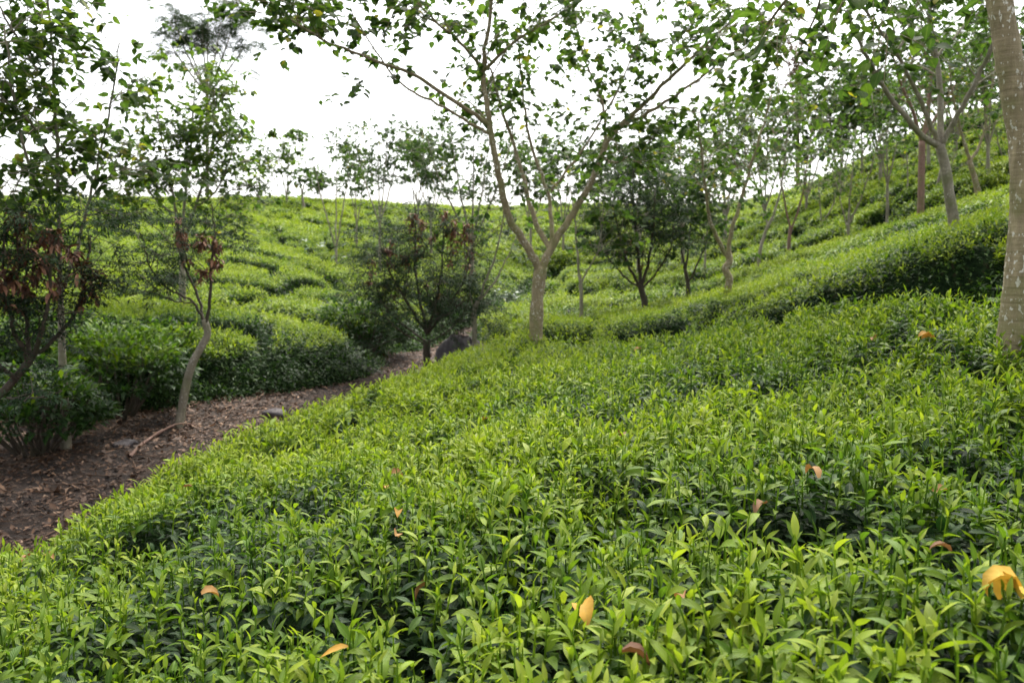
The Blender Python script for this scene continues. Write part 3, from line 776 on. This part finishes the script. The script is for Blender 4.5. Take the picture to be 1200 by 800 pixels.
tree('thin bare-looking tree with pale whippy shoots beside the grey rock', (556, 402, 10.8),
     [(556,388,10.8),(555,368,10.8),(560,353,10.8)], (.036, .030),
     [lim([(560,355,10.8),(568,332,10.7),(580,300,10.6),(588,265,10.5),(592,235,10.4)], .017, .006, .8, .35),
      lim([(562,353,10.8),(578,332,10.9),(592,306,11.0),(606,278,11.0)], .017, .006, .8, .3),
      lim([(556,366,10.8),(550,340,10.9),(552,310,11),(560,280,11.1)], .012, .005, .75, .3)], BARK_GREY, dict(crv, leaf=.10, segs=2))

# shrubs and small trees with hanging brown pods
finen = dict(n1=12, l1=.72, n2=5, l2=.34, nl=4, leaf=.12, kind='fine', tint=(.45, .18), segs=1, up=.35, spread=1.0)
tree('dark bushy shrub with reddish-brown seed pods at its top, left of the central tree', (500, 408, 11.2),
     [(500,404,11.2),(500,400,11.2)], (.05, .048),
     [lim([(500,390,11.2),(480,360,11.1),(462,330,11.0),(452,305,11.0),(446,288,10.9)], .02, .006, .15, 1.1),
      lim([(500,390,11.2),(492,350,11.3),(486,310,11.3),(487,262,11.4),(484,222,11.4)], .022, .006, .12, 1.2),
      lim([(500,390,11.2),(512,350,11.2),(519,300,11.2),(520,246,11.3)], .022, .006, .12, 1.2),
      lim([(502,390,11.2),(525,360,11.0),(545,325,10.9),(556,285,10.9)], .02, .006, .15, 1.1),
      lim([(499,400,11.2),(470,378,11.3),(450,355,11.4),(434,322,11.4)], .016, .006, .15, 1.0),
      lim([(499,402,11.2),(476,392,11.2),(458,378,11.1),(446,362,11.0)], .014, .006, .2, .8),
      lim([(501,402,11.2),(522,390,11.2),(538,375,11.2),(552,345,11.2)], .014, .006, .2, .9),
      lim([(500,392,11.2),(510,375,10.8),(530,365,10.6),(545,350,10.5)], .014, .006, .2, .8)], BARK_DARK, finen, leafmat=FINE,
     name='shrub', cat='shrub', group='shrubs with hanging brown pods',
     pods=[(497,270,11.2,.09,6),(522,262,11.2,.08,7),(545,285,11,.1,7),(550,305,11,.08,5),(455,300,11,.10,5),(437,318,11,.06,3),(500,290,11.2,.12,4),(475,345,11.2,.12,2),(512,345,11.2,.1,2),(528,290,10.9,.08,5),(484,262,11.3,.06,5),(540,262,11,.06,4),(470,300,11,.08,4)])
tree('small tree with a pale bent trunk and dark pod-bearing twigs, standing in the gully path', (209, 508, 8.0),
     [(211,492,8.0),(216,462,8.0),(224,430,8.0),(236,406,8.0),(243,392,8.0),(240,374,8.0)], (.046, .032),
     [lim([(240,378,8.0),(226,354,7.9),(196,338,7.8),(176,312,7.7),(168,280,7.7)], .014, .005, .35, .9),
      lim([(242,384,8.0),(246,345,8.0),(248,305,8.0),(252,270,8.1),(248,240,8.1)], .018, .005, .3, .8),
      lim([(240,378,8.0),(232,345,8.1),(218,315,8.2),(208,280,8.2),(212,255,8.2)], .016, .005, .35, .8),
      lim([(226,354,7.9),(205,352,7.7),(185,345,7.6)], .008, .004, .3, .5)], BARK_GREY, dict(finen, n1=8, l1=.42, n2=5, l2=.22, leaf=.10), leafmat=FINE, limb_bark=BARK_DARK,
     group='shrubs with hanging brown pods',
     pods=[(240,285,8.1,.05,6),(250,300,8,.06,6),(215,292,8.1,.05,4),(238,322,8,.05,4),(210,275,8.2,.05,3)])
tree('dark red-brown shrub heavy with orange-brown pods at the far left edge', (-60, 540, 6.2),
     [(-35,490,6.2),(0,462,6.2),(24,436,6.2),(38,418,6.2)], (.034, .028),
     [lim([(38,420,6.2),(50,385,6.1),(58,345,6.1),(62,300,6.0),(70,262,6.0)], .02, .006, .1, 1.2),
      lim([(34,425,6.2),(18,390,6.1),(8,350,6.0),(4,305,6.0),(8,262,6.0)], .02, .006, .1, 1.2),
      lim([(38,420,6.2),(66,395,6.3),(90,362,6.4),(100,318,6.4),(106,275,6.5)], .018, .006, .15, 1.1),
      lim([(36,422,6.2),(30,370,6.3),(30,320,6.4),(34,280,6.4)], .018, .006, .1, 1.1),
      lim([(20,445,6.2),(-10,420,6.0),(-30,380,6.0),(-40,320,6)], .018, .006, .1, 1.0),
      lim([(8,466,6.2),(40,466,6.0),(72,458,5.9)], .008, .004, .6, .2)], BARK_DARK, dict(finen, n1=8, l1=.46, n2=5, l2=.26, nl=4, leaf=.11, tint=(.30, .16)), leafmat=FINE,
     name='shrub', cat='shrub', group='shrubs with hanging brown pods',
     pods=[(40,300,6.1,.06,8),(22,318,6.1,.06,7),(8,340,6,.05,6),(58,322,6.1,.06,6),(100,340,6.4,.05,6),(105,318,6.4,.05,5),(20,280,6,.06,6),(60,285,6,.06,6),(30,340,6.2,.05,5),(80,300,6.2,.06,5)])
crl = dict(n1=10, l1=.62, n2=5, l2=.34, nl=7, leaf=.085, kind='broad', tint=(.52, .2), segs=4, up=.2)
tree('broad-leaved tree with a thin straight trunk and two whippy stems, tallest at the far left', (75, 480, 7.2),
     [(75,455,7.2),(73,420,7.2),(72,385,7.2),(70,330,7.2)], (.036, .026),
     [lim([(70,332,7.2),(69,260,7.1),(68,190,7.0),(64,110,6.9),(58,30,6.8),(50,-50,6.7)], .020, .007, .25, 1.7),
      lim([(71,345,7.2),(90,290,7.3),(106,230,7.3),(120,170,7.3),(132,110,7.2),(140,50,7.1)], .016, .006, .3, 1.1),
      lim([(70,300,7.1),(50,240,6.8),(30,180,6.5),(15,110,6.3),(5,30,6.2)], .016, .006, .15, 1.7),
      lim([(68,200,7.0),(40,150,6.6),(10,120,6.3),(-30,90,6.1)], .012, .005, .15, 1.3),
      lim([(64,120,6.9),(30,60,6.6),(0,10,6.4),(-30,-50,6.3)], .012, .005, .1, 1.3),
      lim([(72,310,7.2),(40,270,6.9),(10,240,6.6),(-20,225,6.4)], .010, .005, .2, 1.2),
      lim([(104,235,7.3),(130,205,7.2),(152,192,7.1)], .008, .004, .3, .6)], BARK_GREY, crl)
tree('tall leafy tree with several pale stems, rising behind the bent trunk', (214, 372, 12.5),
     [(214,345,12.5),(214,310,12.5),(213,285,12.5)], (.055, .045),
     [lim([(213,290,12.5),(206,250,12.4),(200,210,12.3),(190,165,12.2),(180,110,12.1)], .024, .008, .3, 1.2),
      lim([(213,290,12.5),(216,240,12.6),(222,190,12.6),(226,140,12.7),(228,85,12.7)], .028, .008, .3, 1.6),
      lim([(214,290,12.5),(228,245,12.5),(242,200,12.4),(250,150,12.4),(252,105,12.3)], .026, .008, .3, 1.5),
      lim([(228,245,12.5),(252,225,12.4),(266,195,12.3),(276,160,12.2)], .016, .007, .3, 1.1),
      lim([(206,250,12.4),(188,240,12.2),(170,215,12.0),(160,185,12)], .016, .007, .3, .9),
      lim([(213,300,12.5),(180,265,12.0),(150,250,11.8),(125,245,11.6)], .010, .005, .4, .7),
      lim([(213,300,12.5),(250,262,12.4),(285,250,12.3)], .010, .005, .4, .6)], BARK_GREY, dict(n1=15, l1=.7, n2=6, l2=.40, nl=8, leaf=.088, kind='broad', tint=(.62, .15), segs=2, up=.3))

# farther trees: trunk and limbs by rule, each with its own place and label
def far_tree(label, u, vbase, Y, vfork, vtop, width, nlimb, r, bark=None, leaf=None, tint=(.42, .13), dens=1.0, lean=0, leafmat=None, kind='broad', crown_from=.3, grp='trees on the far hillsides'):
    limbs = []
    for k in range(nlimb):
        s = (k + .5) / nlimb * 2 - 1 + rng.normal(0, .12)
        vt = vtop + (vbase - vtop) * rng.uniform(0, .16) * abs(s)
        um = u + lean
        limbs.append(lim([(um, vfork + 2, Y), (um + s * width * .22, vfork - (vfork - vt) * .35, Y + rng.normal(0, .2)), (um + s * width * .40, vfork - (vfork - vt) * .7, Y + rng.normal(0, .5)),
                          (um + s * width * .5, vt, Y + rng.normal(0, .8))], r * .55, r * .15, crown_from, 1.0))
    m = Y / F
    lf = (leaf or max(.14, .0085 * Y)) * .60
    crn = dict(n1=max(3, int(8 * dens)), l1=max(.5, width * m * .30), n2=5, l2=max(.35, width * m * .18), nl=9, leaf=lf, kind=kind, tint=tint, segs=1, up=.25, sides=4)
    tree(label, (u, vbase, Y), [(u, vbase - (vbase - vfork) * .25, Y), (u + lean * .6, vbase - (vbase - vfork) * .6, Y), (u + lean, vfork, Y)], (r, r * .8), limbs, bark or BARK_GREY, crn, grp, leafmat=leafmat)
far_tree('airy pale V-stemmed tree low on the left hill, its crown against the sky', 394, 318, 22, 290, 158, 72, 3, .04, dens=.9, crown_from=.45, tint=(.35, .1), leaf=.16)
far_tree('bluish green tree right of the airy V-stemmed tree on the left hill', 445, 300, 25, 262, 148, 70, 4, .05, dens=1.3, crown_from=.35, tint=(.3, .1), leaf=.17)
far_tree('full bluish green crown with twin pale stems behind the pod-bearing shrub', 553, 318, 20, 285, 140, 105, 5, .055, dens=1.8, crown_from=.3, tint=(.33, .1), leaf=.155)
far_tree('smaller tree behind the left limb of the central tree', 505, 285, 30, 255, 150, 70, 4, .05, dens=1.2, tint=(.33, .1))
far_tree('slender airy sapling on the left hill, just right of the airy V-stemmed tree', 418, 292, 29, 262, 170, 40, 3, .04, dens=.9, crown_from=.35, tint=(.4, .1))
far_tree('leafy sapling on the skyline between the bluish green crowns', 490, 262, 36, 240, 160, 58, 4, .05, dens=1.1, tint=(.38, .1))
far_tree('sparse yellowish tree on the left skyline', 303, 246, 40, 232, 165, 60, 4, .06, dens=.5, tint=(.62, .12))
far_tree('taller sparse yellowish tree on the left skyline, above the dark hill furrow', 336, 246, 41, 230, 148, 36, 3, .06, dens=.5, tint=(.62, .12))
far_tree('short leaning stub of a tree on the left skyline', 356, 250, 39, 225, 200, 16, 2, .07, dens=.3, lean=-2)
far_tree('tiny bushy tree on the skyline next to the leaning stub', 376, 244, 43, 236, 205, 16, 2, .04, dens=.6, tint=(.3, .1))
far_tree('tall grey-green feathery tree far beyond the left hill', 243, 262, 58, 110, 8, 112, 8, .15, dens=.9, crown_from=.3, leafmat=FINE, kind='fine', tint=(.75, .1), leaf=.62)
far_tree('slim hillside tree showing through the fork of the central tree', 622, 300, 33, 265, 165, 62, 4, .06, dens=1.3)
far_tree('hillside tree right of the fork of the central tree', 660, 300, 35, 262, 150, 62, 4, .06, dens=1.2)
far_tree('leafy hillside tree above the thin Y-forked tree', 705, 298, 33, 262, 168, 66, 4, .06, dens=1.4)
far_tree('wide leafy tree behind the dark feathery tree', 748, 325, 22, 280, 165, 90, 5, .06, dens=1.5)
far_tree('leafy tree behind the small dark tree with the leaning limb', 800, 315, 24, 270, 150, 80, 5, .06, dens=1.4)
far_tree('tall bushy tree behind the knobbly V tree', 850, 298, 28, 255, 118, 75, 5, .07, dens=1.4)
far_tree('tall bushy tree behind the slender leaning stem', 896, 285, 31, 245, 105, 75, 5, .07, dens=1.3)
far_tree('leafy tree above the bare brown patch on the right terraces', 945, 268, 30, 232, 105, 70, 5, .06, dens=1.4)
far_tree('dense crown above the V-forked tree on the right terraces', 985, 252, 29, 215, 95, 66, 5, .06, dens=1.5, tint=(.36, .1))
far_tree('dark dense crown against the right hill, left of the reddish trunk', 1032, 236, 28, 190, 85, 75, 5, .07, dens=1.7, tint=(.34, .1))
far_tree('dark leafy tree on the top right hill behind the four-limbed tree', 1120, 205, 29, 165, 40, 90, 5, .08, dens=1.7, tint=(.36, .1))
far_tree('dark leafy tree at the top right, behind the lichen-flecked trunk', 1190, 200, 27, 150, 10, 95, 5, .08, dens=1.7, tint=(.34, .1))
far_tree('slim pale-stemmed tree on the terraces under the four-limbed tree, left of its trunk', 1040, 262, 20, 215, 95, 60, 3, .04, dens=1.5, tint=(.40, .1))
far_tree('pale slender tree near the top of the right terraces, above the slim leaning stem', 1088, 205, 25, 165, 45, 80, 4, .06, dens=1.7, tint=(.38, .1))
far_tree('leafy pale tree between the tan forked trunk and the lichen-flecked trunk', 1158, 222, 20, 170, 35, 80, 4, .05, dens=1.8, tint=(.40, .1))
far_tree('slender pale tree on the ridge above the short-stemmed V-forked tree', 1010, 222, 34, 180, 85, 55, 4, .06, dens=1.4, tint=(.38, .1))
far_tree('tall dry pinkish-brown tree far off on the ridge', 935, 246, 52, 150, 50, 40, 4, .14, dens=.9, leafmat=DRY, tint=(.62, .12), leaf=.30, bark=BARK_RED)

# ------------------------------------------------------------------ path: litter, stones, fallen branch
def rock(label, u, v, Y, sx, sy, sz, seed):
    c = at(u, v, Y); z0 = float(soil(np.array([c[0]]), np.array([c[1]]))[0])
    a = Acc(); nu, nv = 18, 12
    th, ph = np.meshgrid(np.linspace(0, 2 * PI, nu, endpoint=False), np.linspace(.02, PI - .02, nv))
    d = np.stack([np.sin(ph) * np.cos(th), np.sin(ph) * np.sin(th), np.cos(ph)], -1).reshape(-1, 3)
    rr = np.ones(len(d))
    r_ = np.random.default_rng(seed)
    for k in range(9):                                        # chipped flat faces
        nn = r_.normal(0, 1, 3); nn /= np.linalg.norm(nn); lim_ = r_.uniform(.55, .85)
        dp = d @ nn
        rr = np.minimum(rr, np.where(dp > .05, lim_ / np.maximum(dp, .05), 9))
    rr *= 1 + .06 * r_.normal(0, 1, len(d))
    v_ = d * rr[:, None] * np.array([sx, sy, sz]) + np.array([0, 0, sz * .35])
    q = [(i * nu + k, (i + 1) * nu + k, (i + 1) * nu + (k + 1) % nu, i * nu + (k + 1) % nu) for i in range(nv - 1) for k in range(nu)]
    a.add(v_, q)
    o = a.build('rock', ROCK); o.location = (c[0], c[1], z0)
    return tag(o, label, 'rock', 'stones along the gully path')
rock('large dark grey rock at the end of the gully, beside the thin bare-looking tree', 550, 412, 11.1, .46, .32, .52, 3)
rock('pale grey stone lying at the edge of the near tea', 322, 496, 8.6, .15, .12, .06, 5)
rock('flat dark stone under the left hill, below the bush wall', 282, 456, 10.0, .20, .14, .09, 8)
rock('half-buried brownish stone under the left hill nearest the shrub with red-brown pods', 366, 449, 10.6, .22, .15, .09, 10)
rock('low grey stone on the path left of the bent trunk', 146, 524, 7.3, .13, .10, .05, 11)
rock('long low stone near the upper end of the gully', 425, 438, 11.4, .26, .14, .10, 13)
# leaf litter
a = Acc(); n = 130000
x = rng.uniform(-8, .5, n); y = rng.uniform(3.5, 17, n)
ok = (polydist(x, y, BED_A) < .1) & (polydist(x, y, HILL_L) < .3) & (polydist(x, y, BED_B) < .05) & (rng.random(n) < .70 + fbm(x, y, 91))
x, y = x[ok], y[ok]; n = len(x)
L_ = rng.uniform(.015, .05, n) * (1 + .7 * (rng.random(n) < .2))
leaf_geo(a, np.stack([x, y, soil(x, y) + rng.uniform(.004, .03, n)], 1), rng.uniform(0, 2 * PI, n), rng.normal(.1, .25, n), rng.normal(0, .8, n), L_, rng.uniform(.35, .75, n), np.clip(rng.beta(1.3, 2.6, n), 0, 1), 2, 'broad', fold=rng.uniform(-.3, .5, n))
for k in range(420):
    i = rng.integers(n); t = rng.uniform(0, 2 * PI); l_ = rng.uniform(.1, .45)
    p = np.array([x[i], y[i], 0]); e = p + np.array([math.cos(t), math.sin(t), 0]) * l_
    q = np.array([p, (p + e) / 2 + rng.normal(0, .02, 3), e]); q[:, 2] = soil(q[:, 0], q[:, 1]) + .015
    tube(a, q, [.006, .005, .003], 4, tint=rng.uniform(.1, .6))
tag(a.build('leaf_litter', DRY), 'dry brown leaves and twigs littering the gully path', 'leaf litter', kind='stuff')
# fallen branch
a = Acc()
q = np.array([at(152, 540, 6.9), at(164, 527, 7.2), at(178, 513, 7.5), at(190, 500, 7.8)]); q[:, 2] = soil(q[:, 0], q[:, 1]) + np.array([.02, .03, .04, .03])
b0 = q[0].copy(); tube(a, smooth_path(q, 4), np.linspace(.018, .008, 13), 7, rough=.08)
tube(a, smooth_path([q[2], q[2] + [.15, .2, .08], q[2] + [.3, .28, .06]], 3), np.linspace(.012, .005, 7), 6)
tag(a.build('fallen_branch', BARK_RED, b0), 'broken brown branch lying across the gully path left of the bent trunk', 'branch')

# low pale weeds
def weed(label, u, v, Y, s, nl):
    c = at(u, v, Y); z0 = float(soil(np.array([c[0]]), np.array([c[1]]))[0])
    top = max(c[2], z0 + .2); b = np.array([c[0], c[1], z0 - .02])
    root = empty('weed_plant', b); tag(root, label, 'weed', 'pale weeds among the tea')
    st = Acc(); lf = Acc()
    for k in range(4):
        e = np.array([rng.normal(0, s * .4), rng.normal(0, s * .4), top - z0 + rng.normal(0, .05)])
        p = smooth_path([np.array([0, 0, 0.]), e * .5 + rng.normal(0, .03, 3), e], 3)
        tube(st, p, np.linspace(.008, .003, len(p)), 5)
        P = e * rng.uniform(.75, 1.05, nl)[:, None] + rng.normal(0, s * .3, (nl, 3))
        leaf_geo(lf, P, rng.uniform(0, 2 * PI, nl), rng.normal(.1, .4, nl), .6, rng.uniform(.10, .18, nl), .6, rng.uniform(.75, .9, nl), 2, 'broad')
    st.build('stem', BARK_DARK, None, root); lf.build('foliage', WEEDM, None, root)
WEEDM = leaf_mat('pale_weed_leaf', [(0, (.05, .09, .05)), (1, (.11, .17, .09))], rough=.35, trans=.2)
weed('pale weed beside the path left of the central trunk', 602, 342, 19, .25, 10)
weed('pale broad-leaved weed low on the middle of the left hill', 372, 288, 24, .45, 14)

# ------------------------------------------------------------------ fallen leaves caught on the tea
def fallen(label, u, v, Y, L, tint, wl=.8, curl=.9, elev=.25, n=1):
    L *= .78; wl *= .8; curl *= 1.35
    # rest it on the canopy along the line of sight
    for Yt in np.linspace(1.0, 9.5, 400):
        c = at(u, v, Yt)
        zz = float(soil(c[0:1], c[1:2])[0] + bush_cover(c[0:1], c[1:2], 'A')[0]) + .05
        if c[2] <= zz: break
    a = Acc()
    hd = rng.uniform(0, 2 * PI)
    for k in range(n):
        leaf_geo(a, np.array([[rng.normal(0, .02) * k, rng.normal(0, .02) * k, .015 * k]]) - np.array([[math.cos(hd), math.sin(hd), 0]]) * L * .45, hd + k * 1.1, elev, curl, L, wl, tint, 5, 'broad', fold=.75, roll=rng.normal(0, .45))
    o = a.build('fallen_leaf', YEL); o.location = c
    return tag(o, label, 'fallen leaf', 'fallen leaves caught on the tea')
fallen('large curled yellow leaf caught on the tea at the right edge', 1178, 692, 0, .095, .88, .8, 2.2, .7, 2)
fallen('orange-yellow torn leaf resting on the tea shoots, lower middle', 686, 715, 0, .085, .75, .9, 1.2)
fallen('narrow tan-yellow leaf lying flat on the tea near the bottom edge', 393, 762, 0, .085, .72, .4, .3, .05)
fallen('folded tan leaf hanging upright among the shoots, right of the orange-yellow torn one', 800, 712, 0, .09, .42, .5, 1.0, 1.0)
fallen('red-brown leaf sunk among dark foliage near the bottom edge', 748, 766, 0, .08, .10, .8, 1.4)
fallen('peach-coloured leaf standing on the tea, right of the middle', 950, 556, 0, .10, .44, .48, 1.8, .9)
fallen('small pinkish curled leaf on the tea left of the peach-coloured one', 890, 592, 0, .075, .35, .7, 1.5)
fallen('small pale pink leaf on the tea near the right edge, above the yellow one', 1100, 574, 0, .06, .45, .7, 1.2)
fallen('brown withered leaf between the pale pink and the large yellow leaf', 1100, 645, 0, .06, .25, .6, 1.5, .8)
fallen('yellow-brown leaf pair on the far shoots beside the lichen-flecked trunk', 1087, 396, 0, .10, .62, .8, 1.0, .4, 2)
fallen('pale tan leaf lying on the far shoots, left of the yellow-brown pair', 1024, 396, 0, .12, .42, .5, .3, .05)
fallen('dull tan leaf far back on the near hedge, left of centre right', 747, 409, 0, .10, .42, .6, .8)
fallen('tan leaf on the tea below the rock, farthest of the pale fallen ones', 569, 491, 0, .085, .48, .8, 1.0)
fallen('pinkish leaf on the mid tea, upper of two close together', 465, 555, 0, .075, .46, .8, 1.0)
fallen('pinkish leaf on the mid tea, lower of two close together', 450, 570, 0, .06, .50, .8, 1.0)
fallen('cream scrap of leaf on the mid tea', 466, 600, 0, .055, .60, .8, 1.0)
fallen('light brown leaf on the mid tea just below the cream scrap', 465, 625, 0, .06, .44, .8, 1.3)
fallen('peach and tan curled leaf on the left side of the near tea', 248, 694, 0, .075, .50, .8, 1.4)
fallen('tan leaf in a dark gap in the near tea, left of the bottom middle', 492, 690, 0, .075, .36, .7, 1.4)
fallen('small tan leaf at the left edge of the near tea', 30, 653, 0, .06, .40, .7, 1.0)
fallen('orange-brown leaf beside the small tan one at left', 58, 651, 0, .06, .46, .8, 1.0)
fallen('rust-brown leaf near the tea edge along the gully', 218, 570, 0, .07, .30, .6, 1.2)
fallen('dark brown leaf in the tea above the peach-coloured one', 728, 508, 0, .07, .12, .8, 1.2)
